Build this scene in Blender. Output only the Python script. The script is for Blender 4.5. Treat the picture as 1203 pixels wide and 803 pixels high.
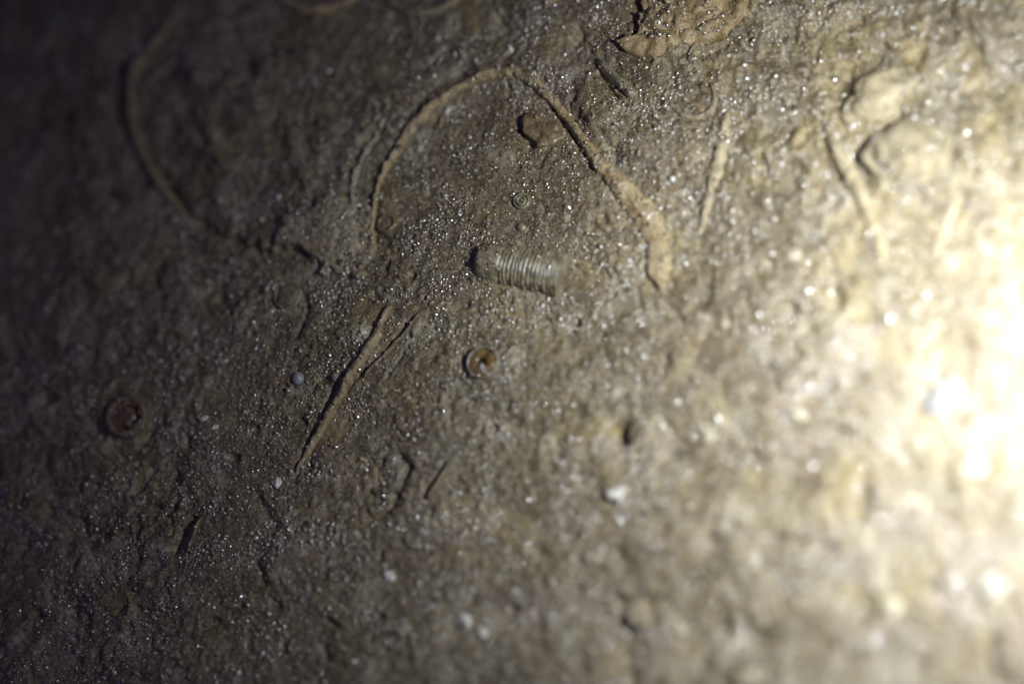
# Wet fossil-bearing limestone, close-up lit by one hand torch from the right, plus an added glint lamp.  1 Blender unit = 1 cm.
import bpy, bmesh, math, random
import numpy as np
from mathutils import Matrix, Vector

for o in list(bpy.data.objects):
    bpy.data.objects.remove(o)
scene = bpy.context.scene
col = scene.collection
scene.unit_settings.scale_length = 0.01
rng = np.random.RandomState(7)
random.seed(7)

# ------------------------------------------------------------------ camera
W, HH = 1203.0, 803.0                  # size of the photograph, used as the ruler: 100 px = 1 cm at the frame centre
D = 24.0                               # camera distance in cm
TILT = math.radians(26)                # the rock leans: its lower right corner is nearest to the lens
n_c = np.array([-math.sin(TILT) * math.cos(math.radians(45)),
                math.sin(TILT) * math.sin(math.radians(45)), math.cos(TILT)])
x_c = np.array([1.0, 0, 0]) - n_c[0] * n_c
x_c /= np.linalg.norm(x_c)
y_c = np.cross(n_c, x_c)
R = np.array([x_c, y_c, n_c])          # camera coordinates -> world
cam_pos = R @ np.array([0, 0, D])
cd = bpy.data.cameras.new('camera')
cam = bpy.data.objects.new('camera', cd)
col.objects.link(cam)
m = Matrix([list(R[0]) + [cam_pos[0]], list(R[1]) + [cam_pos[1]], list(R[2]) + [cam_pos[2]], [0, 0, 0, 1]])
cam.matrix_world = m
cd.sensor_width = 36
cd.lens = 18.0 / (W / 200.0 / D)
cd.clip_start, cd.clip_end = 0.5, 500
cd.dof.use_dof = True
cd.dof.focus_distance = D + 0.56
APERTURE = 1.65                         # diameter of the lens opening, cm
cd.dof.aperture_fstop = cd.lens * 0.001 / APERTURE
cd.dof.aperture_blades = 0
scene.camera = cam


def P0(px, py, z=0.0):
    """a position in the photograph -> the point of the plane at height z seen there"""
    px = np.asarray(px, float); py = np.asarray(py, float)
    d = np.stack([(px - W / 2) / 100, (HH / 2 - py) / 100, np.full_like(px, -D)], -1) @ R.T
    t = (z - cam_pos[2]) / d[..., 2]
    q = cam_pos + d * t[..., None]
    return q[..., 0], q[..., 1]


def UNP(x, y, z=0.0):
    v = np.stack([x - cam_pos[0], y - cam_pos[1], np.zeros_like(x) + z - cam_pos[2]], -1) @ R
    return W / 2 + 100 * D * v[..., 0] / -v[..., 2], HH / 2 - 100 * D * v[..., 1] / -v[..., 2]


# ------------------------------------------------------------------ world and lamps
world = bpy.data.worlds.new('World'); scene.world = world
world.use_nodes = True
bg = world.node_tree.nodes['Background']
bg.inputs[0].default_value = (0.40, 0.32, 0.95, 1)
bg.inputs[1].default_value = 0.085

LX, LY = map(float, P0(1700, 470))
LZ = 9.0
ld = bpy.data.lights.new('hand_torch', 'SPOT')     # a torch: bright core of the beam at the right, weak spill further out
ld.energy = 44500
ld.color = (0.84, 0.915, 1.0)
ld.shadow_soft_size = 0.40
ld.spot_size = math.radians(128)
ld.spot_blend = 1.0
ld.use_nodes = True
lnt = ld.node_tree
em = lnt.nodes['Emission']


def lmath(op, a, b=None):
    n = lnt.nodes.new('ShaderNodeMath'); n.operation = op
    for s_, v_ in zip(n.inputs, (a, b)):
        if isinstance(v_, (int, float)): s_.default_value = v_
        elif v_ is not None: lnt.links.new(v_, s_)
    return n.outputs[0]


ltc = lnt.nodes.new('ShaderNodeTexCoord'); lsep = lnt.nodes.new('ShaderNodeSeparateXYZ')
lnt.links.new(ltc.outputs['Normal'], lsep.inputs[0])
off_axis = lmath('SUBTRACT', 1.0, lmath('ABSOLUTE', lsep.outputs[2]))
core = lmath('MULTIPLY', lmath('EXPONENT', lmath('MULTIPLY', off_axis, -12.5)), 0.97)
lnt.links.new(lmath('ADD', core, 0.012), em.inputs['Strength'])
lamp = bpy.data.objects.new('hand_torch', ld)
lamp.location = (LX, LY, LZ)
tx, ty = map(float, P0(1230, 440))
lamp.rotation_euler = (Vector((tx, ty, 0)) - Vector((LX, LY, LZ))).to_track_quat('-Z', 'Y').to_euler()
col.objects.link(lamp)

hd = bpy.data.lights.new('added_glint_lamp', 'POINT')     # added, not a real source: weak bluish lamp beside the camera to wake glints
hd.energy = 1900
hd.color = (0.40, 0.42, 1.0)
hd.shadow_soft_size = 0.3
head = bpy.data.objects.new('added_glint_lamp', hd)
head.location = tuple(R @ np.array([-4.0, 2.5, 25.0]))
col.objects.link(head)

vs = scene.view_settings
vs.view_transform = 'Standard'; vs.look = 'None'; vs.exposure = 0.0; vs.gamma = 1.0
vs.use_curve_mapping = False
scene.cycles.use_denoising = True
try:
    scene.cycles.denoiser = 'OPENIMAGEDENOISE'
except Exception:
    pass
scene.cycles.max_bounces = 4
scene.cycles.sample_clamp_indirect = 4.0

# ------------------------------------------------------------------ noise
_perm = np.random.RandomState(11).permutation(4096)


def _h(ix, iy, seed):
    return _perm[(_perm[(ix + seed * 131) & 4095] + iy * 17 + seed * 7) & 4095]


def perlin(x, y, seed=0):
    ix = np.floor(x).astype(np.int64); iy = np.floor(y).astype(np.int64)
    fx = x - ix; fy = y - iy
    u = fx * fx * fx * (fx * (fx * 6 - 15) + 10); v = fy * fy * fy * (fy * (fy * 6 - 15) + 10)

    def g(dx, dy):
        a = _h(ix + dx, iy + dy, seed) * (2 * math.pi / 4096)
        return np.cos(a) * (fx - dx) + np.sin(a) * (fy - dy)
    a = g(0, 0); b = g(1, 0); c = g(0, 1); d = g(1, 1)
    return ((a + u * (b - a)) * (1 - v) + (c + u * (d - c)) * v) * 1.5


def fbm(x, y, sc, octs=3, seed=0, gain=0.5):
    r = 0; a = 1.0; f = 1.0 / sc
    for i in range(octs):
        r = r + a * perlin(x * f + 13.7 * i, y * f - 7.1 * i, seed + i)
        a *= gain; f *= 2.03
    return r


def worley(x, y, sc, seed=0):
    x = x / sc; y = y / sc
    ix = np.floor(x).astype(np.int64); iy = np.floor(y).astype(np.int64)
    f1 = np.full(x.shape, 9.0); f2 = np.full(x.shape, 9.0); cid = np.zeros(x.shape)
    for dx in (-1, 0, 1):
        for dy in (-1, 0, 1):
            h1 = _h(ix + dx, iy + dy, seed); h2 = _h(ix + dx, iy + dy, seed + 5)
            d = np.hypot(ix + dx + h1 / 4096.0 - x, iy + dy + h2 / 4096.0 - y)
            near = d < f1
            f2 = np.where(near, f1, np.minimum(f2, d))
            cid = np.where(near, h2 / 4096.0, cid)
            f1 = np.where(near, d, f1)
    return f1, f2, cid


def sstep(a, b, x):
    t = np.clip((x - a) / (b - a), 0, 1)
    return t * t * (3 - 2 * t)


def catmull(pts, step=1.5):
    """smooth a pixel polyline (any number of columns) and resample it about every `step` px"""
    p = np.array(pts, float)
    p = np.vstack([2 * p[0] - p[1], p, 2 * p[-1] - p[-2]])
    out = []
    for i in range(1, len(p) - 2):
        n = max(2, int(np.hypot(*(p[i + 1] - p[i])[:2]) / step))
        for t in np.linspace(0, 1, n, endpoint=False):
            out.append(0.5 * (2 * p[i] + (p[i + 1] - p[i - 1]) * t + (2 * p[i - 1] - 5 * p[i] + 4 * p[i + 1] - p[i + 2]) * t * t
                              + (3 * p[i] - p[i - 1] - 3 * p[i + 1] + p[i + 2]) * t ** 3))
    out.append(p[-2])
    return np.array(out)


# ------------------------------------------------------------------ the rock: one fine relief sheet
STEP = 0.0165


def axis(lo, hi, far):
    a = list(np.arange(lo, hi, STEP))
    s = STEP; x = a[-1]
    while x < far:
        s *= 1.25; x += s; a.append(x)
    s = STEP; x = a[0]; pre = []
    while x > -far:
        s *= 1.25; x -= s; pre.append(x)
    return np.array(pre[::-1] + a)


cx_, cy_ = P0(np.array([-30, W + 30, W + 30, -30]), np.array([-30, -30, HH + 30, HH + 30]))
ax = axis(cx_.min() - .1, cx_.max() + .1, 26)
ay = axis(cy_.min() - .1, cy_.max() + .1, 22)
GX, GY = np.meshgrid(ax, ay)
Hh = np.zeros_like(GX)
pale = np.zeros_like(GX); tan = np.zeros_like(GX); wet = np.zeros_like(GX)

warp = 0.12 * fbm(GX, GY, .7, 2, 90)
wx, wy = GX + warp, GY - 0.12 * fbm(GX, GY, .8, 2, 95)
bx, by = P0(1060, 420)
Hh += 0.16 * fbm(wx, wy, 4.5, 2, 1) + .15 * np.exp(-((GX - bx) / 3.4) ** 2 - ((GY - by) / 4.0) ** 2)
BASE = Hh.copy()                       # the broad swell of the rock; everything finer is laid out on it
PX, PY = UNP(GX, GY, BASE)


def P(px, py):
    """a position in the photograph -> the point of the swelling rock seen there"""
    z = 0.0
    for _ in range(4):
        x, y = P0(px, py, z)
        i = np.clip(np.searchsorted(ax, x) - 1, 0, len(ax) - 2); j = np.clip(np.searchsorted(ay, y) - 1, 0, len(ay) - 2)
        z = BASE[j, i]
    return x, y


Hh += 0.045 * fbm(wx, wy, 1.3, 2, 4)
Hh += 0.022 * fbm(wx, wy, .42, 3, 8)
rough_mask = sstep(-.35, .45, fbm(GX, GY, 1.6, 2, 20))            # some places grainier than others
f1, f2, cid = worley(wx, wy, .12, 3)
Hh += (0.010 + 0.016 * rough_mask) * (np.clip(1 - f1 * 1.3, 0, 1) ** .8) * (cid > .35)
f1, f2, cid2 = worley(wx, wy, .055, 9)
Hh += (0.006 + 0.007 * rough_mask) * np.clip(1 - f1 * 1.2, 0, 1) * (.3 + cid2)
Hh += 0.006 * fbm(GX, GY, .06, 2, 30)
# small weathering pits
pit = fbm(wx, wy, .30, 2, 40)
Hh -= 0.05 * sstep(.55, .95, pit)


def win(x0, y0, x1, y1):
    return np.where((PX > x0) & (PX < x1) & (PY > y0) & (PY < y1))


def line_dist(path, pad):
    q = catmull(path, 2.0)
    w = win(q[:, 0].min() - pad, q[:, 1].min() - pad, q[:, 0].max() + pad, q[:, 1].max() + pad)
    x = PX[w]; y = PY[w]
    best = np.full(x.shape, 1e9); t = np.zeros(x.shape); side = np.zeros(x.shape)
    n = len(q) - 1
    for i in range(n):
        ex, ey = q[i + 1, 0] - q[i, 0], q[i + 1, 1] - q[i, 1]
        L = ex * ex + ey * ey + 1e-9
        s = np.clip(((x - q[i, 0]) * ex + (y - q[i, 1]) * ey) / L, 0, 1)
        d = np.hypot(x - q[i, 0] - s * ex, y - q[i, 1] - s * ey)
        k = d < best
        best = np.where(k, d, best); t = np.where(k, (i + s) / n, t)
        side = np.where(k, np.sign(ex * (y - q[i, 1]) - ey * (x - q[i, 0])), side)
    return w, best, t, side


def groove(path, width, depth, jitter=.35):
    w, d, t, s = line_dist(path, width * 4)
    wob = 1 + jitter * perlin(PX[w] / 9, PY[w] / 9, 60)
    Hh[w] -= .75 * depth * np.exp(-(d / (width * wob)) ** 2) * sstep(0, .12, t) * sstep(0, .12, 1 - t)


def swell(path, width, height, arr=None):
    w, d, t, s = line_dist(path, width * 3)
    wob = 1 + .3 * perlin(PX[w] / 14, PY[w] / 14, 61)
    g = np.exp(-(d / (width * wob)) ** 2) * sstep(0, .1, t) * sstep(0, .1, 1 - t)
    (Hh if arr is None else arr)[w] += height * g


def blob(cx, cy, rx, ry, rot, h, arr=None, soft=1.0, wobble=.3, flat=False):
    r = max(rx, ry) * 2.6
    w = win(cx - r, cy - r, cx + r, cy + r)
    a = math.radians(rot)
    x = PX[w] - cx; y = PY[w] - cy
    u = (x * math.cos(a) + y * math.sin(a)) / rx; v = (-x * math.sin(a) + y * math.cos(a)) / ry
    d = np.hypot(u, v) * (1 + wobble * perlin(PX[w] / (r * .25), PY[w] / (r * .25), 62))
    g = (1 - sstep(1 - soft * .35, 1 + soft * .35, d)) if flat else np.exp(-d ** 2)
    (Hh if arr is None else arr)[w] += h * g


def polymask(poly, soft=5, wobble=4):
    q = np.array(poly, float)
    w = win(q[:, 0].min() - 30, q[:, 1].min() - 30, q[:, 0].max() + 30, q[:, 1].max() + 30)
    x = PX[w] + wobble * perlin(PX[w] / 11, PY[w] / 11, 63); y = PY[w] + wobble * perlin(PX[w] / 11, PY[w] / 11, 64)
    inside = np.zeros(x.shape, bool); dist = np.full(x.shape, 1e9)
    for i in range(len(q)):
        a, b = q[i], q[(i + 1) % len(q)]
        e = b - a
        s = np.clip(((x - a[0]) * e[0] + (y - a[1]) * e[1]) / (e @ e), 0, 1)
        dist = np.minimum(dist, np.hypot(x - a[0] - s * e[0], y - a[1] - s * e[1]))
        c = ((a[1] > y) != (b[1] > y))
        c &= x < (b[0] - a[0]) * (y - a[1]) / (b[1] - a[1] + 1e-9) + a[0]
        inside ^= c
    sd = np.where(inside, dist, -dist)
    return w, sstep(-soft * .5, soft * .5, sd)


def raise_poly(poly, h, soft=5, wobble=4, arr=None):
    w, g = polymask(poly, soft, wobble)
    (Hh if arr is None else arr)[w] += h * (.6 if arr is None else 1) * g


# broad forms
blob(560, 230, 120, 110, 0, -.06)                     # the hollow inside the big arched shell
raise_poly([(425, 120), (500, 60), (560, 50), (640, 55), (720, 110), (800, 230), (820, 330), (770, 260), (690, 150),
            (650, 105), (590, 78), (540, 95), (490, 130), (440, 190), (412, 225), (400, 200)], .05, 16)
# lighter muddy crust left of the hollow with a broken lower edge
crust = [(322, 292), (352, 292), (384, 318), (425, 325), (440, 290), (432, 245), (400, 235), (372, 240), (340, 255)]
raise_poly(crust, .10, 5, 7); raise_poly(crust, .75, 14, 9, tan)
raise_poly(crust, .45, 16, 9, pale)
groove([(326, 290), (350, 294), (366, 303), (385, 318)], 3.0, .07)
plate_up = [(160, 70), (200, 30), (300, 22), (420, 60), (470, 108), (425, 165), (408, 225), (424, 290), (384, 318), (350, 294), (318, 290),
            (262, 278), (222, 252), (190, 200), (162, 150)]
raise_poly(plate_up, .075, 8, 10)
raise_poly([(230, 60), (330, 50), (420, 90), (400, 200), (320, 240), (250, 200)], .03, 14, 14)
swell([(300, 90), (360, 70), (420, 66)], 10, .06); swell([(260, 130), (330, 120), (400, 128)], 9, .05)
swell([(345, 150), (350, 190), (372, 225)], 9, .06); swell([(215, 60), (240, 110), (260, 180), (300, 230)], 10, .06)
groove([(612, 140), (613, 152), (618, 163), (628, 173)], 4.5, .10)
# crack beside the flat round disc
groove([(348, 338), (360, 352), (361, 368), (354, 384), (346, 398)], 3.2, .06)
raise_poly([(362, 345), (380, 350), (385, 385), (355, 400), (362, 370)], .03, 5)
# big left hollow bounded by a shell rim
raise_poly([(60, 60), (130, 60), (143, 110), (150, 165), (176, 205), (205, 245), (240, 275), (200, 300), (120, 250), (60, 180)], .05, 20)
groove([(150, 62), (139, 90), (138, 130), (146, 165)], 6, .09)
groove([(188, 195), (200, 222), (222, 250), (258, 276), (300, 288)], 6, .09)
groove([(195, 78), (200, 95)], 9, .08)
# outer dark seams of the arched shell
groove([(562, 76), (545, 82), (525, 93), (505, 108), (488, 126), (474, 143)], 5, .10)
groove([(455, 138), (441, 160), (424, 182), (414, 205), (411, 226)], 4.0, .10)
groove([(436, 200), (440, 250), (436, 290)], 4, .04)
groove([(488, 90), (510, 72), (535, 62)], 6, .06)
groove([(530, 52), (537, 75)], 6, .05)
groove([(640, 116), (654, 131), (664, 148), (676, 162), (690, 178), (699, 203)], 4.2, .09)
groove([(696, 145), (712, 165), (728, 195)], 4, .05)
groove([(720, 170), (730, 190)], 6, .06)
# grooves beside the thin ridges
groove([(342, 564), (362, 524), (380, 488), (393, 455), (408, 436), (418, 420)], 3.6, .09)
groove([(405, 462), (424, 440), (448, 417), (466, 396), (492, 366)], 3.2, .07)
groove([(424, 614), (452, 602), (464, 588), (474, 562), (486, 538)], 4.2, .10)
groove([(497, 588), (511, 562), (524, 540)], 3.6, .07)
groove([(203, 654), (210, 640), (220, 622), (231, 604)], 5.5, .16)
groove([(310, 690), (305, 670), (298, 655)], 5, .07)
groove([(222, 508), (220, 528)], 3.5, .07)
groove([(300, 575), (318, 610), (330, 625)], 6, .06)
groove([(120, 520), (122, 500), (130, 482), (148, 470)], 4, .05)
# seams at the top by the broken flake
groove([(747, -6), (754, 12), (752, 28), (744, 46)], 5, .14)
groove([(726, 50), (730, 60), (744, 66), (770, 73)], 3.2, .09)
groove([(676, 28), (683, 42), (672, 55)], 4.5, .09)
groove([(668, 90), (675, 108), (672, 120)], 4, .06)
groove([(700, 82), (712, 99), (726, 117), (740, 126)], 3.5, .08)
raise_poly([(690, 85), (702, 88), (728, 122), (722, 145), (695, 150), (676, 120)], .06, 7)
raise_poly([(690, 85), (702, 88), (728, 122), (722, 145), (695, 150), (676, 120)], .4, 12, 5, tan)
# blurred right hand side: lumps and hollows
blob(1065, 185, 46, 40, 0, .12, flat=True, soft=1.2); blob(1065, 185, 50, 44, 0, .5, pale)
groove([(1012, 180), (1022, 158), (1040, 146), (1062, 140)], 8, .08)
groove([(1108, 165), (1112, 190), (1104, 215)], 9, .12)
blob(1030, 118, 42, 26, -30, .10); blob(1030, 118, 50, 34, -30, .6, tan)
blob(925, 360, 13, 13, 0, -.16); blob(729, 510, 10, 15, 10, -.26); blob(800, 540, 24, 12, 30, -.07)
blob(1010, 600, 12, 22, 20, -.15); blob(978, 350, 14, 22, 0, -.13); blob(1020, 375, 14, 20, 0, -.12)
blob(1010, 720, 16, 18, 30, -.13); blob(1095, 205, 9, 16, 10, -.11); blob(1185, 85, 12, 18, 10, -.13)
blob(1182, 215, 12, 14, 0, -.13); blob(890, 750, 22, 16, 0, -.12); blob(960, 460, 16, 24, 0, -.10)
blob(1170, 110, 10, 14, 0, -.12); blob(905, 55, 10, 20, 30, -.07)
groove([(748, 700), (742, 740), (738, 810)], 16, .10); groove([(838, 625), (820, 670), (800, 690)], 16, .07)
groove([(690, 690), (680, 720)], 14, .06); groove([(668, 395), (680, 370)], 6, .07)
groove([(668, 345), (676, 356), (690, 372)], 7, .06)
blob(686, 514, 40, 17, -15, 1.2, tan, wobble=.7); blob(690, 512, 30, 14, -15, .05); blob(780, 305, 24, 32, 5, .05); blob(775, 300, 26, 40, 5, .9, tan)
blob(712, 314, 45, 16, -8, .08); blob(705, 315, 52, 20, -8, .7, tan)
blob(740, 240, 40, 30, 45, .6, tan)
blob(1195, 745, 40, 50, 0, .9, tan)
blob(625, 345, 30, 12, 10, .5, pale); blob(650, 375, 25, 18, 0, .4, pale)
groove([(1165, 745), (1168, 775), (1160, 800)], 12, .13)
# the bed of the ribbed stem, levelled
w_, d_, t_, s_ = line_dist([(545, 300), (600, 311), (672, 326)], 62)
bed = float(np.percentile(Hh[w_][d_ < 30], 45))
k_ = 1 - sstep(26, 58, d_)
Hh[w_] = Hh[w_] * (1 - .85 * k_) + bed * .85 * k_ + .012 * k_ * fbm(GX[w_], GY[w_], .12, 3, 200)
# knobbly yellow crust over the upper right
w_, g_ = polymask([(770, -60), (1260, -60), (1260, 260), (1120, 300), (960, 280), (840, 200), (790, 100)], 90, 30)
Hh[w_] += g_ * (.050 * fbm(wx[w_], wy[w_], .30, 3, 140) - .05 * sstep(.35, .8, fbm(wx[w_], wy[w_], .36, 2, 150)))
tan[w_] += .55 * g_ * sstep(-.2, .4, fbm(wx[w_], wy[w_], .6, 3, 160))
# softer knobs down the blurred right
w_, g_ = polymask([(680, 330), (1260, 250), (1260, 860), (560, 860), (640, 560)], 90, 30)
Hh[w_] += g_ * (.030 * fbm(wx[w_], wy[w_], .40, 2, 170) - .05 * sstep(.45, .85, fbm(wx[w_], wy[w_], .42, 2, 180)))
# crusty relief on the dark left
w_, g_ = polymask([(-60, -60), (330, -60), (330, 250), (240, 420), (200, 860), (-60, 860)], 90, 30)
Hh[w_] += g_ * (.040 * fbm(wx[w_], wy[w_], .34, 3, 240) - .05 * sstep(.4, .85, fbm(wx[w_], wy[w_], .38, 2, 250)))
pale[w_] += .45 * g_ * sstep(.3, .75, fbm(wx[w_], wy[w_], .32, 2, 260))
# light chalky specks within the hollow
for (a, b, c, d, e) in [(527, 128, 10, 8, 1.0), (497, 160, 9, 12, .9), (488, 176, 7, 8, .9), (424, 168, 10, 8, .6), (512, 190, 8, 5, .5),
                        (570, 108, 10, 9, .4), (545, 90, 8, 5, .4), (600, 60, 9, 5, .6), (655, 70, 5, 6, .5), (455, 85, 12, 5, .5),
                        (440, 60, 9, 6, .4), (605, 50, 7, 5, .6), (740, 132, 12, 9, .5), (428, 392, 10, 10, .9), (360, 270, 14, 10, .5),
                        (300, 660, 16, 8, .3), (110, 665, 22, 16, .4), (215, 500, 12, 8, .3), (322, 518, 18, 6, .4), (340, 480, 14, 5, .3)]:
    blob(a, b, c, d, 20, e, pale, wobble=.8)

# fringes: pale and tan mottling with a shape of its own
mott = fbm(wx, wy, .5, 3, 70)
pale += .55 * sstep(.25, .8, mott)
tan += .55 * sstep(.05, .8, fbm(wx, wy, .9, 3, 75))
wet += sstep(-.45, .35, fbm(GX, GY, 1.1, 3, 80))

ny, nx = GX.shape
me = bpy.data.meshes.new('rock_surface')
nv = nx * ny
me.vertices.add(nv)
me.vertices.foreach_set('co', np.stack([GX, GY, Hh], -1).astype(np.float32).ravel())
idx = np.arange(nv).reshape(ny, nx)
quads = np.stack([idx[:-1, :-1], idx[:-1, 1:], idx[1:, 1:], idx[1:, :-1]], -1).reshape(-1, 4)
nq = len(quads)
me.loops.add(nq * 4); me.loops.foreach_set('vertex_index', quads.ravel().astype(np.int32))
me.polygons.add(nq)
me.polygons.foreach_set('loop_start', (np.arange(nq) * 4).astype(np.int32))
me.polygons.foreach_set('use_smooth', np.ones(nq, bool))
me.update(calc_edges=True)
for nm, arr in (('pale', pale), ('tan', tan), ('wet', wet)):
    at = me.attributes.new(nm, 'FLOAT', 'POINT')
    at.data.foreach_set('value', np.clip(arr, 0, 1).astype(np.float32).ravel())


def zrock(x, y):
    """height of the rock under (x, y)"""
    x = np.asarray(x, float); y = np.asarray(y, float)
    i = np.clip(np.searchsorted(ax, x) - 1, 0, nx - 2); j = np.clip(np.searchsorted(ay, y) - 1, 0, ny - 2)
    u = np.clip((x - ax[i]) / (ax[i + 1] - ax[i]), 0, 1); v = np.clip((y - ay[j]) / (ay[j + 1] - ay[j]), 0, 1)
    return (Hh[j, i] * (1 - u) + Hh[j, i + 1] * u) * (1 - v) + (Hh[j + 1, i] * (1 - u) + Hh[j + 1, i + 1] * u) * v


def zmean(x, y, r=.1):
    k = np.linspace(0, 2 * math.pi, 9)[:-1]
    return float(np.mean([zrock(x + r * math.cos(a) * s, y + r * math.sin(a) * s) for a in k for s in (.5, 1)]))


# ------------------------------------------------------------------ materials
def mix(nt, fac, a, b, mode='MIX'):
    n = nt.nodes.new('ShaderNodeMix'); n.data_type = 'RGBA'; n.blend_type = mode
    for s, v in ((n.inputs[0], fac), (n.inputs[6], a), (n.inputs[7], b)):
        if isinstance(v, (tuple, list)):
            s.default_value = (*v[:3], 1)
        elif isinstance(v, (int, float)):
            s.default_value = v
        else:
            nt.links.new(v, s)
    return n.outputs[2]


def noise(nt, co, scale, detail=3, rough=.6, off=0):
    n = nt.nodes.new('ShaderNodeTexNoise')
    n.inputs['Scale'].default_value = scale; n.inputs['Detail'].default_value = detail
    n.inputs['Roughness'].default_value = rough
    mp = nt.nodes.new('ShaderNodeMapping'); mp.inputs['Location'].default_value = (off, off * .7, off * .3)
    nt.links.new(co, mp.inputs[0]); nt.links.new(mp.outputs[0], n.inputs['Vector'])
    return n.outputs['Fac']


def ramp(nt, v, a, b, lo=0.0, hi=1.0):
    n = nt.nodes.new('ShaderNodeMapRange'); n.interpolation_type = 'SMOOTHSTEP'
    n.inputs[1].default_value = a; n.inputs[2].default_value = b
    n.inputs[3].default_value = lo; n.inputs[4].default_value = hi
    nt.links.new(v, n.inputs[0])
    return n.outputs[0]


def base_mat(name):
    mt = bpy.data.materials.new(name); mt.use_nodes = True
    nt = mt.node_tree
    return mt, nt, nt.nodes['Principled BSDF'], nt.nodes.new('ShaderNodeTexCoord').outputs['Object']


def bump(nt, h, strength, dist):
    b = nt.nodes.new('ShaderNodeBump'); b.inputs['Strength'].default_value = strength
    b.inputs['Distance'].default_value = dist
    nt.links.new(h, b.inputs['Height'])
    return b.outputs[0]


def rock_material():
    mt, nt, bs, co = base_mat('wet_limestone')
    def attr(n):
        a = nt.nodes.new('ShaderNodeAttribute'); a.attribute_name = n
        return a.outputs['Fac']
    c = mix(nt, ramp(nt, noise(nt, co, 3.2, 4), .35, .65), (.066, .049, .026), (.132, .103, .054))
    c = mix(nt, ramp(nt, noise(nt, co, .55, 4, .6, 41), .46, .62, 0, .8), c, (.088, .060, .040))    # broad umber stain
    c = mix(nt, ramp(nt, noise(nt, co, 1.7, 4, .6, 47), .55, .68, 0, .6), c, (.185, .14, .07))    # ochre stain
    c = mix(nt, ramp(nt, noise(nt, co, 11, 4, .65, 5), .40, .66), c, (.052, .036, .018))
    c = mix(nt, ramp(nt, noise(nt, co, 16, 4, .7, 9), .50, .72), c, (.30, .240, .130))
    c = mix(nt, ramp(nt, noise(nt, co, 7, 3, .6, 14), .58, .74), c, (.155, .095, .040))      # rusty stain
    c = mix(nt, ramp(nt, noise(nt, co, 48, 3, .7, 21), .53, .68, 0, .9), c, (.38, .32, .20))   # pale grains
    c = mix(nt, ramp(nt, noise(nt, co, 40, 3, .7, 31), .53, .68, 0, .9), c, (.028, .023, .018))   # dark grains
    def scaled(n, k):
        q = nt.nodes.new('ShaderNodeMath'); q.operation = 'MULTIPLY'; q.inputs[1].default_value = k
        nt.links.new(n, q.inputs[0]); return q.outputs[0]
    def times(a, b):
        q = nt.nodes.new('ShaderNodeMath'); q.operation = 'MULTIPLY'
        nt.links.new(a, q.inputs[0]); nt.links.new(b, q.inputs[1]); return q.outputs[0]
    c = mix(nt, times(attr('tan'), ramp(nt, noise(nt, co, 14, 4, .7, 3), .30, .62)), c, (.27, .208, .100))
    c = mix(nt, times(attr('pale'), ramp(nt, noise(nt, co, 20, 4, .7, 6), .34, .62)), c, (.40, .355, .25))
    hs = nt.nodes.new('ShaderNodeHueSaturation'); hs.inputs['Saturation'].default_value = 1.12; hs.inputs['Value'].default_value = .87
    nt.links.new(c, hs.inputs['Color'])
    nt.links.new(hs.outputs[0], bs.inputs['Base Color'])
    bs.inputs['Roughness'].default_value = .62
    bs.inputs['Specular IOR Level'].default_value = .35
    h1 = noise(nt, co, 46, 3, .7, 2); h2 = noise(nt, co, 110, 2, .6, 4)
    n1 = bump(nt, mix(nt, .35, h1, h2), .75, .016)
    nt.links.new(n1, bs.inputs['Normal'])
    nt.links.new(ramp(nt, attr('wet'), 0, 1, .25, 1.0), bs.inputs['Coat Weight'])
    bs.inputs['Coat Roughness'].default_value = .18
    bs.inputs['Coat IOR'].default_value = 1.36
    nt.links.new(bump(nt, mix(nt, .5, noise(nt, co, 40, 2, .5, 8), h2), .9, .018), bs.inputs['Coat Normal'])
    return mt


def wet_mat(name, a, b, scale=9, rough=.5, coat=.8, croug=.15, bs_=.5, dist=.012, dark=None, scale2=26):
    mt, nt, bs, co = base_mat(name)
    c = mix(nt, ramp(nt, noise(nt, co, scale, 4, .65), .36, .64), a, b)
    c = mix(nt, ramp(nt, noise(nt, co, scale2, 3, .65, 4), .52, .72, 0, .8), c, dark or tuple(x * .35 for x in a))
    nt.links.new(c, bs.inputs['Base Color'])
    bs.inputs['Roughness'].default_value = rough
    bs.inputs['Specular IOR Level'].default_value = .35
    bs.inputs['Coat Weight'].default_value = coat; bs.inputs['Coat Roughness'].default_value = croug
    bs.inputs['Coat IOR'].default_value = 1.36
    n1 = bump(nt, noise(nt, co, 40, 3, .65, 2), bs_, dist)
    nt.links.new(n1, bs.inputs['Normal'])
    nt.links.new(bump(nt, noise(nt, co, 55, 2, .6, 7), bs_, dist), bs.inputs['Coat Normal'])
    return mt


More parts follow.
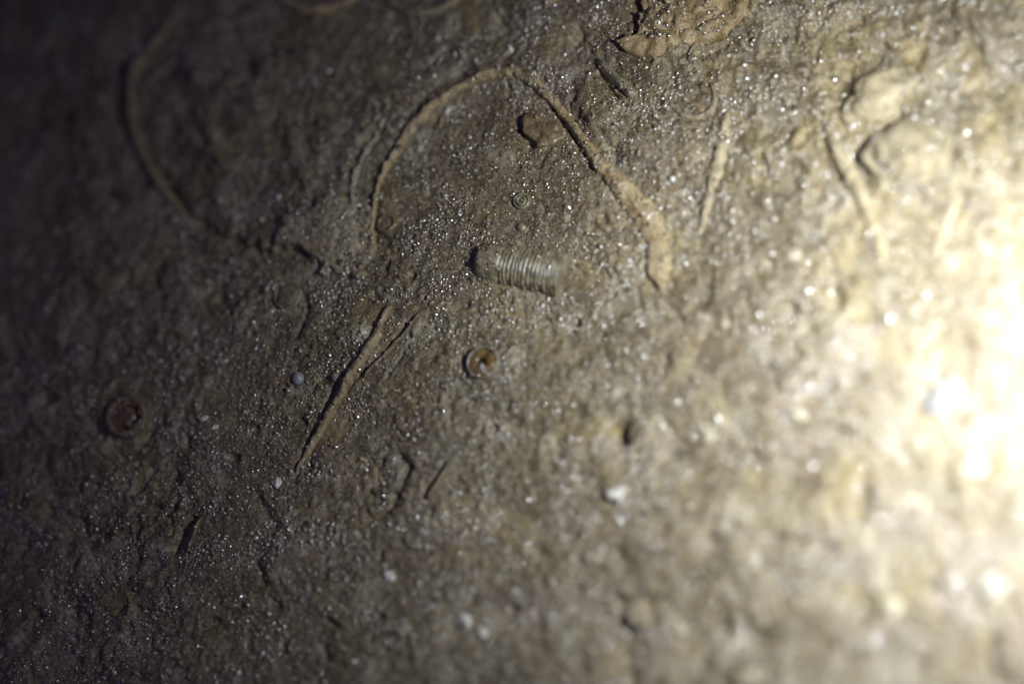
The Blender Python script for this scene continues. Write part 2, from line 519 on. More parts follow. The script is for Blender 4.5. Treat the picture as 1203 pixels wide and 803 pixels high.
M = {
    'shell': wet_mat('tan_shell', (.21, .145, .060), (.36, .27, .135), 9, bs_=.9, dist=.02, dark=(.085, .055, .022)),
    'shell_dark': wet_mat('brown_shell', (.10, .070, .034), (.17, .125, .065), 9, bs_=.9, dist=.02),
    'tan_mid': wet_mat('tan_brown_shell', (.15, .104, .046), (.26, .190, .095), 9, bs_=.9, dist=.02, dark=(.07, .046, .02)),
    'stem': wet_mat('grey_stem', (.105, .084, .046), (.24, .198, .115), 10, .38, 1.0, .17, .5, .010, dark=(.030, .025, .016), scale2=30),
    'amber': wet_mat('amber_calcite', (.085, .047, .014), (.16, .098, .034), 12, .3, 1.0, .1, .35, .008, dark=(.05, .028, .012)),
    'rust': wet_mat('rust_calcite', (.075, .042, .022), (.135, .078, .038), 10, .4, .8, .15, .4, .010),
    'olive': wet_mat('olive_calcite', (.115, .095, .050), (.19, .165, .10), 9, .35, 1.0, .14, .4, .010),
    'spine': wet_mat('olive_spine', (.12, .100, .055), (.21, .180, .105), 9, .35, 1.0, .18, .4, .010),
    'pebble': wet_mat('olive_brown_stone', (.085, .055, .024), (.16, .110, .050), 9, .35, 1.0, .12, .5, .014),
    'ridge': wet_mat('pale_ridge', (.20, .156, .080), (.33, .265, .15), 7, .55, .7, .2, .9, .022, dark=(.13, .10, .05), scale2=15),
    'white': wet_mat('chalky_grain', (.40, .37, .29), (.58, .55, .45), 14, .5, .5, .2, .8, .02, dark=(.18, .15, .10)),
    'cream': wet_mat('cream_grain', (.22, .185, .115), (.36, .31, .20), 14, .5, .5, .2, .8, .02, dark=(.12, .095, .05)),
    'flake': wet_mat('golden_flake', (.18, .118, .042), (.29, .205, .090), 6, .5, .8, .17, .8, .020, dark=(.07, .048, .022)),
    'grey': wet_mat('grey_calcite', (.15, .145, .14), (.24, .235, .225), 8, .35, 1.0, .12, .4, .012),
    'lime': wet_mat('pale_limestone', (.12, .092, .045), (.30, .24, .13), 6, .55, .8, .2, 1.0, .03, dark=(.055, .040, .022), scale2=13),
}
rock = bpy.data.objects.new('rock_surface', me)
rock['kind'] = 'structure'; rock['label'] = 'wet brown fossil-bearing limestone face with grains and cracks'
col.objects.link(rock)
me.materials.append(rock_material())


# ------------------------------------------------------------------ object helpers
def tag(o, label, cat, group=None):
    o['label'] = label; o['category'] = cat
    if group: o['group'] = group
    return o


def obj(name, verts, faces, mat, parent=None, loc=(0, 0, 0), smooth=True):
    mm = bpy.data.meshes.new(name)
    mm.from_pydata([tuple(map(float, v)) for v in verts], [], [tuple(map(int, f)) for f in faces])
    bm = bmesh.new(); bm.from_mesh(mm)
    bmesh.ops.recalc_face_normals(bm, faces=bm.faces)
    bm.to_mesh(mm); bm.free()
    mm.polygons.foreach_set('use_smooth', np.full(len(mm.polygons), smooth))
    mm.materials.append(mat); mm.update()
    o = bpy.data.objects.new(name, mm); o.location = loc
    if parent: o.parent = parent
    col.objects.link(o)
    return o


def empty(name, loc, label, cat, group=None):
    o = bpy.data.objects.new(name, None); o.location = loc; o.empty_display_size = .1
    col.objects.link(o)
    return tag(o, label, cat, group)


def n3(x, y, z, sc, seed=0):
    return (perlin(x / sc + z / sc * .7, y / sc - z / sc * .4, seed) + perlin(z / sc + 3.3, x / sc + y / sc * .6, seed + 1)) * .5


def sweep(path, height, rough=.010, sink=.06, lean=0.0, seed=0, rsc=.10, flat=.8):
    """a raised shell edge: path of (px, py, width px), lying on the rock"""
    q = catmull(path, 2.0)
    x, y = P(q[:, 0], q[:, 1])
    wd = np.clip(q[:, 2], .8, None) / 100 * .5
    tx = np.gradient(x); ty = np.gradient(y)
    L = np.hypot(tx, ty); tx /= L; ty /= L
    z = zrock(x, y)
    k = np.ones(15) / 15
    zs = np.convolve(np.pad(z, 7, mode='edge'), k, 'valid')
    n = len(q); t = np.linspace(0, 1, n)
    endf = np.sqrt(np.clip(np.minimum(t, 1 - t) / .06, 0, 1))
    hh = height * (.35 + .65 * np.clip(wd / wd.mean(), .2, .95)) * endf * (1.08 + .3 * perlin(np.arange(n) / 11.0, np.arange(n) * 0 + seed, seed))
    us = np.linspace(-1, 1, 13)
    V = []
    for i in range(n):
        for u in us:
            zz = hh[i] * (1 - abs(u) ** 2.1) ** flat
            off = (u + lean * (1 - u * u)) * wd[i]
            V.append((x[i] - ty[i] * off, y[i] + tx[i] * off, zs[i] + zz - sink * (abs(u) ** 6)))
        V.append((x[i] - ty[i] * wd[i] * .8, y[i] + tx[i] * wd[i] * .8, zs[i] - sink * 1.5))
        V.append((x[i] + ty[i] * wd[i] * .8, y[i] - tx[i] * wd[i] * .8, zs[i] - sink * 1.5))
    V = np.array(V)
    for a, s in ((rough * 1.3, rsc), (rough * .9, rsc * .35)):
        V[:, 2] += a * n3(V[:, 0], V[:, 1], V[:, 2] * 0, s, seed + 3)
        V[:, 0] += a * n3(V[:, 0], V[:, 1], V[:, 2], s, seed + 5)
        V[:, 1] += a * n3(V[:, 0], V[:, 1], V[:, 2], s, seed + 7)
    m_ = 15
    F = [(i * m_ + j, i * m_ + (j + 1) % m_, (i + 1) * m_ + (j + 1) % m_, (i + 1) * m_ + j) for i in range(n - 1) for j in range(m_)]
    F += [tuple(range(m_)), tuple(range((n - 1) * m_, n * m_))]
    c = V.mean(0)
    return V - c, F, c


def ico(sub):
    bm = bmesh.new(); bmesh.ops.create_icosphere(bm, subdivisions=sub, radius=1)
    v = np.array([p.co for p in bm.verts]); f = [[q.index for q in a.verts] for a in bm.faces]
    bm.free()
    return v, f


ICO = {s: ico(s) for s in (1, 2, 3, 4)}


def lump(px, py, rx, ry, rot, h, seed=0, rough=.22, sub=3, sink=.35, facet=.0):
    """a grain or pebble: radii in px, height in cm; local mesh and the place it rests"""
    v, f = ICO[sub]
    v = v.copy()
    rr = np.random.RandomState(seed + 100)
    if facet > 0:                                  # cut flat faces so it is an angular fragment
        for _ in range(11):
            d = rr.normal(size=3); d /= np.linalg.norm(d)
            s = v @ d; lim = .62 + .25 * rr.rand()
            v -= np.outer(np.clip(s - lim, 0, None) * facet, d)
    k = 1 + rough * n3(v[:, 0] + seed, v[:, 1], v[:, 2], .9, seed) * 1.6 + rough * .6 * n3(v[:, 0], v[:, 1] + seed, v[:, 2], .35, seed + 2)
    v *= k[:, None]
    a = -math.radians(rot)
    x = v[:, 0] * rx / 100; y = v[:, 1] * ry / 100
    V = np.stack([x * math.cos(a) - y * math.sin(a), x * math.sin(a) + y * math.cos(a), v[:, 2] * h], -1)
    X, Y = P(px, py)
    z = zmean(float(X), float(Y), min(rx, ry) / 100 * .8) - h * sink + h * .45
    return V, f, (float(X), float(Y), z)


def lathe(profile, segs=44, rough=.0, seed=0, sx=1, sy=1, rsc=.08):
    V = []
    for r, z in profile:
        for k in range(segs):
            a = 2 * math.pi * k / segs
            V.append((r * math.cos(a) * sx, r * math.sin(a) * sy, z))
    V = np.array(V)
    if rough:
        V[:, 2] += rough * n3(V[:, 0] + seed, V[:, 1], V[:, 2], rsc, seed)
        V[:, 0] += rough * n3(V[:, 0], V[:, 1] + seed, V[:, 2], rsc, seed + 2)
        V[:, 1] += rough * n3(V[:, 0] - seed, V[:, 1], V[:, 2], rsc, seed + 4)
    F = [(i * segs + k, i * segs + (k + 1) % segs, (i + 1) * segs + (k + 1) % segs, (i + 1) * segs + k)
         for i in range(len(profile) - 1) for k in range(segs)]
    F += [tuple(range(segs)), tuple(range((len(profile) - 1) * segs, len(profile) * segs))]
    return V, F


def plate(outline, h, seed=0, rings=12, sub=9, rough=.02, lift=0.0, slope=(0, 0)):
    """a broken flake: star-shaped px outline, thickness h, resting on the rock"""
    q = np.array(outline, float)
    pts = []
    for i in range(len(q)):
        a, b = q[i], q[(i + 1) % len(q)]
        for t in np.linspace(0, 1, sub, endpoint=False):
            pts.append(a + (b - a) * t)
    pts = np.array(pts)
    pts += 2.2 * np.stack([perlin(pts[:, 0] / 8, pts[:, 1] / 8, seed), perlin(pts[:, 0] / 8, pts[:, 1] / 8, seed + 1)], -1)
    x, y = P(pts[:, 0], pts[:, 1]); cx, cy = x.mean(), y.mean()
    z0 = zmean(cx, cy, .25) + lift
    n = len(x); V = []
    for r in list(np.linspace(.06, 1, rings)):
        for i in range(n):
            X = cx + (x[i] - cx) * r; Y = cy + (y[i] - cy) * r
            V.append((X, Y, z0 + h * (1 - max(0, (r - .9) / .1) ** 3 * .25) + slope[0] * (X - cx) + slope[1] * (Y - cy)))
    V = np.array(V)
    V[:, 2] += rough * fbm(V[:, 0], V[:, 1], .22, 3, seed + 3)
    base = len(V); low = []
    for i in range(n):
        low.append((cx + (x[i] - cx) * .97, cy + (y[i] - cy) * .97, z0 - .25))
    V = np.vstack([V, low])
    F = [tuple(range(n))]
    for r in range(rings - 1):
        F += [(r * n + i, r * n + (i + 1) % n, (r + 1) * n + (i + 1) % n, (r + 1) * n + i) for i in range(n)]
    F += [((rings - 1) * n + i, (rings - 1) * n + (i + 1) % n, base + (i + 1) % n, base + i) for i in range(n)]
    F += [tuple(base + i for i in range(n))]
    c = np.array([cx, cy, z0])
    return V - c, F, c


# ------------------------------------------------------------------ the segmented stem
def crinoid_stem():
    x0, y0 = map(float, P(566, 304)); x1, y1 = map(float, P(664, 324))
    ax_ = np.array([x1 - x0, y1 - y0]); L = np.linalg.norm(ax_); ang = math.atan2(ax_[1], ax_[0])
    zb = zmean((x0 + x1) / 2, (y0 + y1) / 2, .3)
    root = empty('crinoid_stem', ((x0 + x1) / 2, (y0 + y1) / 2, zb), 'short grey ribbed fossil stem lying half buried in the rock at the middle', 'fossil stem')
    root.rotation_euler = (0, -.03, ang)
    NS = 40

    def tube(prof, seed, mat, name):
        V = []
        for s, r in prof:
            for k in range(NS):
                a = 2 * math.pi * k / NS
                V.append((s, r * math.cos(a), r * math.sin(a)))
        V = np.array(V)
        V[:, 0] += .010 * perlin(V[:, 1] * 14 + seed * 3.1, V[:, 2] * 14, seed) * 1.2
        k = 1 + .045 * perlin(V[:, 0] * 9, np.arctan2(V[:, 2], V[:, 1]) * 2.0 + seed, 33)
        V[:, 1] *= k; V[:, 2] *= k
        F = [(i * NS + k, i * NS + (k + 1) % NS, (i + 1) * NS + (k + 1) % NS, (i + 1) * NS + k) for i in range(len(prof) - 1) for k in range(NS)]
        F += [tuple(range(NS)), tuple(range((len(prof) - 1) * NS, len(prof) * NS))]
        o = obj(name, V, F, mat, root)
        o.location.z = -.07
        return o
    rad = lambda t: .248 + .045 * t
    cap = .30
    s0 = -L / 2
    tube([(s0 + .0, .02), (s0 - .045, .10), (s0 - .04, .19), (s0 - .032, .222), (s0 - .012, .240), (s0 + .05, .250), (s0 + .13, .252), (s0 + .2, .255), (s0 + cap - .01, .255), (s0 + cap, .21)],
         1, M['stem'], 'end_joint')
    nr = 15; rr = random.Random(4)
    ws = [rr.uniform(.85, 1.15) for _ in range(nr)]; tot = sum(ws)
    s = s0 + cap
    for i in range(nr):
        w = (L - cap) * ws[i] / tot
        r = rad((s + w / 2 - s0) / L) * rr.uniform(.985, 1.02)
        e = .015
        tube([(s - .004, r - .06), (s + w * .02, r - e), (s + w * .22, r - .008), (s + w * .45, r), (s + w * .68, r - .006), (s + w * .95, r - e), (s + w + .003, r - .06)],
             10 + i, M['stem'], 'ring')
        s += w
crinoid_stem()


# ------------------------------------------------------------------ shell edges and rods
def ridge(name, path, height, mat, label, cat, **k):
    V, F, c = sweep(path, height, **k)
    return tag(obj(name, V, F, mat, loc=c), label, cat)


ridge('shell_edge', [(438, 296, 4), (437, 276, 6), (438, 250, 7), (443, 222, 8), (454, 196, 10), (468, 174, 12), (482, 153, 14), (502, 130, 14), (520, 115, 13), (538, 103, 13), (560, 92, 15), (586, 86, 17), (612, 88, 18),
                     (634, 102, 16), (652, 120, 13), (666, 138, 12), (680, 156, 14), (694, 176, 17), (708, 196, 22), (726, 216, 28), (746, 238, 38), (766, 262, 44), (782, 292, 40)],
      .088, M['shell'], 'long tan shell edge arching over the hollow above the ribbed stem', 'shell', seed=3, rough=.024)
ridge('shell_edge', [(208, 22, 8), (188, 48, 13), (166, 74, 17), (157, 104, 18), (158, 140, 18), (166, 172, 17), (182, 202, 18), (200, 232, 16), (216, 252, 8)],
      .10, M['tan_mid'], 'blurred tan shell edge curving down the dark upper left corner', 'shell', seed=9, rough=.016)
ridge('crusty_edge', [(456, 138, 6), (446, 156, 10), (434, 176, 12), (423, 197, 10), (416, 220, 12), (417, 244, 9)],
      .04, M['cream'], 'pale crusty edge left of the arched shell, running down to the muddy patch', 'shell', seed=33, rough=.036)
ridge('shell_ridge', [(345, 558, 5), (355, 541, 9), (367, 522, 12), (379, 504, 12), (389, 486, 12), (400, 466, 13), (412, 446, 13), (424, 428, 15), (436, 410, 15), (444, 394, 12), (450, 378, 10), (458, 358, 11)],
      .075, M['tan_mid'], 'long thin tan shell ridge slanting down between two dark grooves', 'shell', seed=12, rough=.016)
ridge('shell_splinter', [(428, 446, 3), (446, 424, 5), (462, 406, 6), (478, 388, 5), (495, 366, 4)],
      .045, M['shell_dark'], 'faint hair-thin shell splinter just right of the long tan ridge', 'shell', seed=14, rough=.010)
ridge('shell_rod', [(504, 588, 6), (512, 574, 8), (521, 559, 8), (531, 542, 7)],
      .06, M['shell_dark'], 'short straight brown rod below the round amber disc', 'shell', seed=15, rough=.008)
ridge('fossil_spine', [(702, 70, 9), (712, 80, 13), (724, 92, 15), (735, 103, 17), (746, 115, 13)],
      .09, M['spine'], 'smooth olive grey spine fragment below the golden flake', 'fossil spine', seed=17, rough=.013)
ridge('shell_strip', [(855, 128, 5), (852, 144, 12), (849, 162, 17), (842, 194, 19), (834, 226, 17), (828, 252, 13), (822, 274, 5)],
      .055, M['ridge'], 'straight pale yellow strip standing upright right of the arched shell', 'shell', seed=19, rough=.024)
ridge('shell_edge', [(968, 142, 6), (978, 160, 16), (990, 186, 23), (1004, 212, 22), (1016, 238, 20), (1026, 264, 18), (1034, 290, 13), (1040, 314, 5)],
      .07, M['ridge'], 'blurred pale shell edge slanting down beside the bright round lump', 'shell', seed=21, rough=.016)
ridge('shell_edge', [(318, -14, 12), (338, 2, 14), (360, 13, 14), (382, 14, 13), (404, 6, 12), (420, -6, 8)],
      .09, M['shell'], 'golden shell edge dipping into view at the top left', 'shell', seed=23, rough=.014)
ridge('shell_edge', [(442, -14, 10), (462, 4, 12), (484, 15, 14), (508, 14, 13), (530, 4, 12), (546, -12, 8)],
      .07, M['lime'], 'pale curved shell edge at the top right of the golden one', 'shell', seed=25, rough=.014)
ridge('shell_sliver', [(226, 652, 5), (224, 640, 9), (230, 624, 9), (238, 606, 5)],
      .05, M['rust'], 'small rusty shell sliver standing beside the short black slit', 'shell', seed=27, rough=.008)
ridge('shell_edge', [(640, 8, 8), (655, -2, 10), (668, -12, 8)], .06, M['shell'], 'short tan shell edge cut off by the top border', 'shell', seed=28)
ridge('shell_strip', [(1128, 228, 12), (1112, 262, 16), (1098, 300, 14)], .05, M['ridge'], 'blurred cream strip right of the slanting shell edge, in the glare', 'shell', seed=29)
ridge('coral_edge', [(788, 122, 6), (800, 134, 9), (816, 138, 9), (832, 131, 9), (840, 116, 8), (836, 100, 6)],
      .04, M['lime'], 'small curved glinting edge under the right end of the golden flake', 'coral', seed=31, rough=.016)


# ------------------------------------------------------------------ discs and rings
def disc_root(name, px, py, label, cat, lift=0.0, r=.15):
    x, y = map(float, P(px, py))
    return empty(name, (x, y, zmean(x, y, r) + lift), label, cat)


# amber disc with a dark pit
r_ = disc_root('fossil_disc', 569, 427, 'round amber brown disc with a dark central pit below the ribbed stem', 'fossil disc', r=.2)
r_.rotation_euler = (.02, .03, .3)
V, F = lathe([(.001, .020), (.035, .030), (.055, .070), (.09, .082), (.14, .078), (.168, .062)], rough=.022, seed=3)
obj('disc_face', V, F, M['amber'], r_)
V, F = lathe([(.160, .05), (.166, .070), (.178, .078), (.192, .070), (.203, .045), (.21, .0), (.21, -.12)], rough=.014, seed=5)
obj('rim', V, F[:-2], M['olive'], r_)
V, F = lathe([(.045, .0), (.042, .050), (.025, .066), (.004, .072)], 16, rough=.008, seed=8)
o = obj('crystal', V, F, M['grey'], r_); o.location = (-.03, -.07, .035)
# rusty disc at the left
r_ = disc_root('fossil_disc', 151, 490, 'dull rusty disc with a curved inner ring at the dark left', 'fossil disc', lift=.03, r=.25)
r_.rotation_euler = (0.0, .12, 0)
V, F = lathe([(.001, .045), (.05, .052), (.10, .05), (.125, .030), (.14, .022), (.16, .040), (.2, .046), (.218, .03)], rough=.035, seed=13)
obj('disc_face', V, F, M['rust'], r_)
V, F = lathe([(.19, .03), (.21, .052), (.235, .058), (.262, .05), (.275, .02), (.278, -.15)], rough=.018, seed=15)
obj('rim', V, F[:-2], M['shell_dark'], r_)
# turret ring
r_ = disc_root('ringed_ossicle', 612, 235, 'tiny dark ossicle of concentric rings above the ribbed stem', 'fossil ring', r=.1)
V, F = lathe([(.072, .0), (.076, .040), (.088, .052), (.100, .046), (.108, .02), (.112, -.08)], rough=.008, seed=21)
obj('outer_ring', V, F[:-2], M['olive'], r_)
V, F = lathe([(.028, .0), (.034, .056), (.047, .072), (.060, .064), (.070, .03), (.076, -.03)], rough=.006, seed=23)
obj('inner_ring', V, F[:-2], M['olive'], r_)
V, F = lathe([(.032, -.02), (.03, .018), (.018, .034), (.003, .04)], 20, rough=.004, seed=25)
obj('centre_knob', V, F, M['stem'], r_)
# small dome under it
r_ = disc_root('domed_ossicle', 612, 266, 'smaller smooth dark dome directly below the concentric ring ossicle', 'fossil ring', r=.07)
V, F = lathe([(.004, .060), (.03, .056), (.05, .042), (.060, .02), (.066, -.06)], 28, rough=.008, seed=27)
obj('dome', V, F, M['olive'], r_)
V, F = lathe([(.066, -.05), (.068, .012), (.076, .020), (.085, .012), (.09, -.05)], 28, rough=.006, seed=28)
obj('collar', V, F[:-2], M['pebble'], r_)
# faint ring by the left end of the hollow
r_ = disc_root('ringed_ossicle', 454, 262, 'faint olive ring sunk in the rock left of the hollow', 'fossil ring', lift=.012, r=.12)
V, F = lathe([(.075, -.02), (.085, .022), (.10, .036), (.118, .030), (.135, .010), (.14, -.08)], rough=.014, seed=31)
obj('outer_ring', V, F[:-2], M['pebble'], r_)
V, F = lathe([(.002, .006), (.05, .004), (.08, -.01), (.085, -.03)], rough=.010, seed=33)
obj('ring_floor', V, F, M['olive'], r_)
# flat disc by the crack
r_ = disc_root('flat_disc', 339, 348, 'faint flat grey brown disc beside the curved crack', 'fossil disc', lift=.012, r=.16)
V, F = lathe([(.001, .035), (.08, .036), (.145, .034), (.152, .018), (.156, .012)], rough=.020, seed=35)
obj('disc_face', V, F, M['shell_dark'], r_)
V, F = lathe([(.152, .0), (.158, .036), (.168, .044), (.180, .036), (.186, .0), (.188, -.08)], rough=.010, seed=37)
obj('rim', V, F[:-2], M['olive'], r_)


# ------------------------------------------------------------------ stones and grains
def stone(name, args, mat, label, cat, group=None, **k):
    V, F, c = lump(*args, **k)
    return tag(obj(name, V, F, M[mat], loc=c), label, cat, group)


V, F, c = plate([(614, 141), (626, 135), (646, 139), (665, 149), (661, 161), (646, 170), (632, 172), (626, 165), (616, 156)], .11, 70, rough=.03, lift=-.02, slope=(-.12, .10))
tag(obj('pebble', V, F, M['pebble'], loc=c), 'angular olive brown pebble with a rusty lower edge inside the arched shell', 'pebble')
stone('glass_bead', (350, 444, 8, 8, 0, .07), 'grey', 'glittering round bead below the flat disc and its crack', 'crystal', seed=5, rough=.10)
stone('nodule', (1110, 466, 26, 13, -38, .10), 'grey', 'shiny grey oval nodule blurred in the bright right', 'nodule', seed=6, rough=.12)
stone('limestone_lump', (1066, 186, 44, 36, 0, .06), 'lime', 'rounded pale lump with dark edges in the upper right', 'lump', seed=8, rough=.4, sub=4, sink=.45)
stone('limestone_lump', (1030, 118, 40, 24, -30, .05), 'ridge', 'yellow lump just above the rounded pale lump, upper right', 'lump', seed=9, rough=.45, sub=4, sink=.45)
stone('limestone_lump', (1206, 748, 26, 52, 8, .10), 'shell_dark', 'reddish brown lump cut off by the lower right border', 'lump', seed=10, rough=.4, sub=4, sink=.4)
stone('limestone_lump', (776, 304, 16, 32, 4, .02), 'shell', 'tan lump at the lower right end of the arched shell', 'lump', seed=11, rough=.25, sub=4)
stone('limestone_lump', (752, 722, 18, 16, 0, .13), 'lime', 'blurred cream lump at the head of the grey trough, bottom', 'lump', seed=13, rough=.2)

GR = 'pale grains stuck on the wet rock'
grains = [
    (424, 168, 11, 8, -50, .06, 'cream', 'cream chip beside the dark seam at the left of the arch'),
    (526, 129, 8, 5, -50, .04, 'white', 'white chalky chip under the left shoulder of the arched shell'),
    (492, 172, 9, 6, -50, .05, 'cream', 'cream chip inside the foot of the arched shell at left'),
    (725, 582, 14, 10, -15, .10, 'white', 'brightest white blurred grain low in the middle'),
    (458, 676, 10, 8, 0, .08, 'white', 'white blurred grain alone below the short brown rod'),
    (546, 728, 13, 11, 0, .09, 'white', 'larger of two white blurred grains side by side near the bottom'),
    (567, 741, 9, 8, 0, .08, 'white', 'smaller of two white blurred grains side by side near the bottom'),
    (474, 740, 9, 7, 0, .07, 'cream', 'dim cream grain left of the two bottom white grains'),
    (166, 588, 11, 7, -20, .05, 'cream', 'cream angular grain in the dark lower left, largest there'),
    (241, 493, 7, 5, -15, .04, 'white', 'left one of two small white grains right of the rusty disc'),
    (253, 502, 6, 4, 0, .04, 'white', 'right one of two small white grains right of the rusty disc'),
    (325, 566, 6, 9, 20, .05, 'white', 'white chip left of the lower tip of the long tan ridge'),
    (157, 545, 8, 4, -10, .04, 'cream', 'small oblong tan grain below the rusty disc'),
    (193, 646, 6, 5, 0, .05, 'cream', 'small cream grain left of the short black slit'),
    (790, 210, 5, 5, 0, .05, 'white', 'tiny white grain right of the arched shell, upper right'),
    (1148, 547, 12, 15, 0, .11, 'white', 'white blurred grain below the shiny grey nodule'),
    (1170, 692, 14, 20, 20, .13, 'white', 'tall white blurred grain above the reddish corner lump'),
    (1046, 714, 13, 14, 0, .10, 'cream', 'pale round blurred grain low on the right'),
    (938, 488, 15, 10, 20, .09, 'cream', 'wide cream blurred grain in the middle of the right half'),
    (832, 512, 10, 10, 0, .08, 'cream', 'cream blurred grain left of the wide cream one'),
    (850, 380, 8, 8, 0, .08, 'cream', 'small pale blurred grain right of the middle'),
    (934, 302, 10, 9, 0, .09, 'cream', 'pale blurred grain below the upright yellow strip, to its right'),
    (882, 794, 18, 12, 0, .10, 'cream', 'cream grain cut off by the bottom border'),
    (530, 700, 8, 6, 0, .06, 'cream', 'dim cream grain just above the two bottom white grains'),
    (428, 391, 7, 6, 30, .04, 'white', 'pale crusty chip at the upper left of the long tan ridge'),
    (600, 58, 7, 4, 60, .04, 'white', 'small white chip above the top of the arched shell'),
    (880, 660, 12, 10, 0, .09, 'cream', 'cream blurred grain low in the right half'),
    (900, 310, 9, 8, 0, .08, 'cream', 'dim cream grain left of the pale one, below the yellow strip'),
    (66, 272, 9, 7, 0, .06, 'cream', 'dim blurred grain near the left border'),
    (160, 58, 12, 7, -55, .07, 'cream', 'blurred grey chip at the top of the blurred left shell edge'),
    (800, 740, 11, 10, 0, .08, 'cream', 'cream blurred grain right of the bottom trough'),
    (596, 665, 18, 6, -10, .06, 'cream', 'long dim cream grain left of the bottom centre, blurred'),
]
for i, (a, b, c, d, e, f, mk, lab) in enumerate(grains):
    stone('pale_grain', (a, b, c * .86, d * .80, e, f * .65), mk, lab, 'grain', GR, seed=40 + i, rough=.42, sink=.42, facet=.8)

# ------------------------------------------------------------------ the golden flake at the top: three broken layers
x, y = map(float, P(800, 25))
fl = empty('rock_flake', (x, y, zmean(x, y, .2)), 'golden layered rock flake overhanging dark cracks at the top', 'rock flake')
for (outl, h, sd, lift) in (
        ([(748, -20), (757, 16), (749, 44), (727, 53), (737, 63), (771, 70), (786, 58), (815, 52), (852, 44), (874, 20), (890, -20)], .055, 50, .0),
        ([(757, -20), (764, 14), (757, 36), (790, 44), (826, 34), (850, 14), (866, -20)], .07, 55, .03),
        ([(792, -20), (784, 8), (800, 26), (830, 20), (846, -2), (850, -20)], .05, 58, .08)):
    V, F, c = plate(outl, h, sd, rough=.075, lift=lift)
    o = obj('layer', V, F, M['flake'], fl, loc=tuple(c - np.array(fl.location)))

# ------------------------------------------------------------------ grit and glittering crystals: nobody could count them
bpy.context.view_layer.update()
deps = bpy.context.evaluated_depsgraph_get()


SMOOTH = {'ring': .16, 'end_joint': .12, 'disc_face': .12, 'rim': .35, 'outer_ring': .1, 'inner_ring': .05, 'dome': .1, 'collar': .3,
          'fossil_spine': .7, 'pebble': .15, 'layer': .8, 'shell_edge': .65}


def top(X, Y):
    """height and slope of whatever is uppermost at (X, Y)"""
    Z = np.zeros(len(X)); N = np.zeros((len(X), 3)); N[:, 2] = 1; on = np.ones(len(X))
    dn = Vector((0, 0, -1))
    for i in range(len(X)):
        hit, loc, nor, _i, ob, _m = scene.ray_cast(deps, Vector((X[i], Y[i], 3.0)), dn)
        if hit:
            Z[i] = loc.z; N[i] = nor; on[i] = 1.0 if ob.name == 'rock_surface' else (SMOOTH.get(ob.name.split('.')[0], .5))
    return Z, N, on


def scatter(n, seed, clump_scale, lo):
    rr = np.random.RandomState(seed)
    X, Y = P(rr.uniform(-60, W + 60, n * 5), rr.uniform(-60, HH + 60, n * 5))
    dens = lo + (1 - lo) * sstep(-.15, .4, fbm(X, Y, clump_scale, 3, seed + 80)) * (.35 + .65 * sstep(-.25, .3, fbm(X, Y, clump_scale * 3.2, 2, seed + 90)))
    k = rr.rand(n * 5) < dens
    X = X[k][:n]; Y = Y[k][:n]
    Z, N, on = top(X, Y)
    k = rr.rand(len(X)) < on            # few grains cling to the smoother fossils
    return rr, X[k], Y[k], Z[k], N[k]


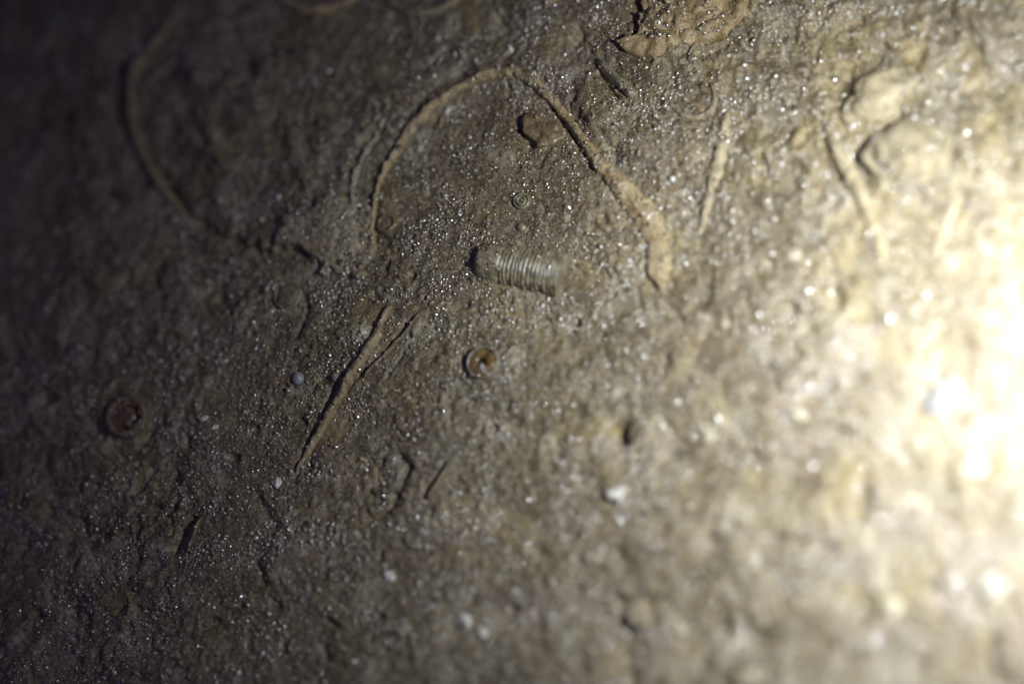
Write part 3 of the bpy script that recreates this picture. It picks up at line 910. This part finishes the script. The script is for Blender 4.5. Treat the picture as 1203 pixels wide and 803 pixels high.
def chips(name, label, mats, n, seed, size, tilt_s, clump, lo, height=.5, hug=.0):
    rr, X, Y, Z, N = scatter(n, seed, clump, lo)
    n = len(X)
    size = size(rr, n)
    th = rr.uniform(0, 2 * math.pi, n); tilt = np.abs(rr.normal(0, tilt_s, n))
    nrm = np.stack([np.sin(tilt) * np.cos(th), np.sin(tilt) * np.sin(th), np.cos(tilt)], -1) + hug * N
    nrm /= np.linalg.norm(nrm, axis=1)[:, None]
    ref = rr.normal(size=(n, 3)); u = np.cross(nrm, ref); u /= np.linalg.norm(u, axis=1)[:, None]; v = np.cross(nrm, u)
    c = np.stack([X, Y, Z], -1) + nrm * (size * .12)[:, None]
    V = np.zeros((n, 9, 3))
    for j in range(4):
        a = 2 * math.pi * (j + .3 * (j % 2)) / 4
        d = (u * math.cos(a) + v * math.sin(a)) * (size * rr.uniform(.6, 1.25, n))[:, None]
        V[:, j] = c + d * .70 + nrm * (size * height * rr.uniform(.8, 1.15, n))[:, None]
        V[:, 4 + j] = c + d * 1.2 - nrm * (size * .6)[:, None]
    V[:, 8] = c + nrm * (size * height * 1.06)[:, None]
    V = V.reshape(-1, 3)
    f = []
    for j in range(4):
        f.append((j, (j + 1) % 4, 8)); f.append((4 + j, 4 + (j + 1) % 4, (j + 1) % 4)); f.append((4 + j, (j + 1) % 4, j))
    F = (np.array(f)[None] + (np.arange(n) * 9)[:, None, None]).reshape(-1, 3)
    mm = bpy.data.meshes.new(name)
    mm.vertices.add(len(V)); mm.vertices.foreach_set('co', V.astype(np.float32).ravel())
    mm.loops.add(F.size); mm.loops.foreach_set('vertex_index', F.ravel().astype(np.int32))
    mm.polygons.add(len(F)); mm.polygons.foreach_set('loop_start', (np.arange(len(F)) * 3).astype(np.int32))
    for m_ in mats: mm.materials.append(m_)
    mm.polygons.foreach_set('material_index', np.repeat(rr.randint(0, len(mats), n), 12).astype(np.int32))
    mm.update(calc_edges=True)
    o = bpy.data.objects.new(name, mm)
    o['kind'] = 'stuff'; o['label'] = label
    return o


def plain(name, c1, c2, rough, ior=1.5, coat=0.0):
    mt, nt, bs, co = base_mat(name)
    nt.links.new(mix(nt, ramp(nt, noise(nt, co, 20, 2), .35, .65), c1, c2), bs.inputs['Base Color'])
    bs.inputs['Roughness'].default_value = rough; bs.inputs['IOR'].default_value = ior
    bs.inputs['Coat Weight'].default_value = coat; bs.inputs['Coat Roughness'].default_value = .2
    return mt


grit = chips('rock_grit', 'fine tan, brown and dark grit bedded in the wet rock',
             [plain('grit_tan', (.17, .135, .08), (.28, .23, .145), .6, coat=.6), plain('grit_brown', (.09, .065, .035), (.15, .105, .055), .6, coat=.6),
              plain('grit_dark', (.03, .025, .02), (.07, .055, .04), .5, coat=.8), plain('grit_pale', (.30, .27, .19), (.46, .43, .34), .6, coat=.4),
              plain('grit_umber', (.08, .063, .04), (.14, .112, .07), .6, coat=.6)],
             48000, 5, lambda r, n: .007 + .018 * r.rand(n) ** 3, .5, .8, .25, .45, hug=1.0)
spark = chips('sparkling_grains', 'tiny wet crystal grains glittering all over the rock',
              [plain('wet_crystal', (.090, .066, .032), (.175, .130, .062), .25, 2.3), plain('smooth_crystal', (.080, .058, .028), (.155, .115, .055), .17, 2.4),
               plain('dull_crystal', (.100, .072, .034), (.185, .138, .066), .30, 1.9)],
              62000, 3, lambda r, n: .009 + .020 * r.rand(n) ** 2.2 + .028 * r.rand(n) ** 14, .62, .6, .06, .42, hug=.0)
col.objects.link(grit); col.objects.link(spark)
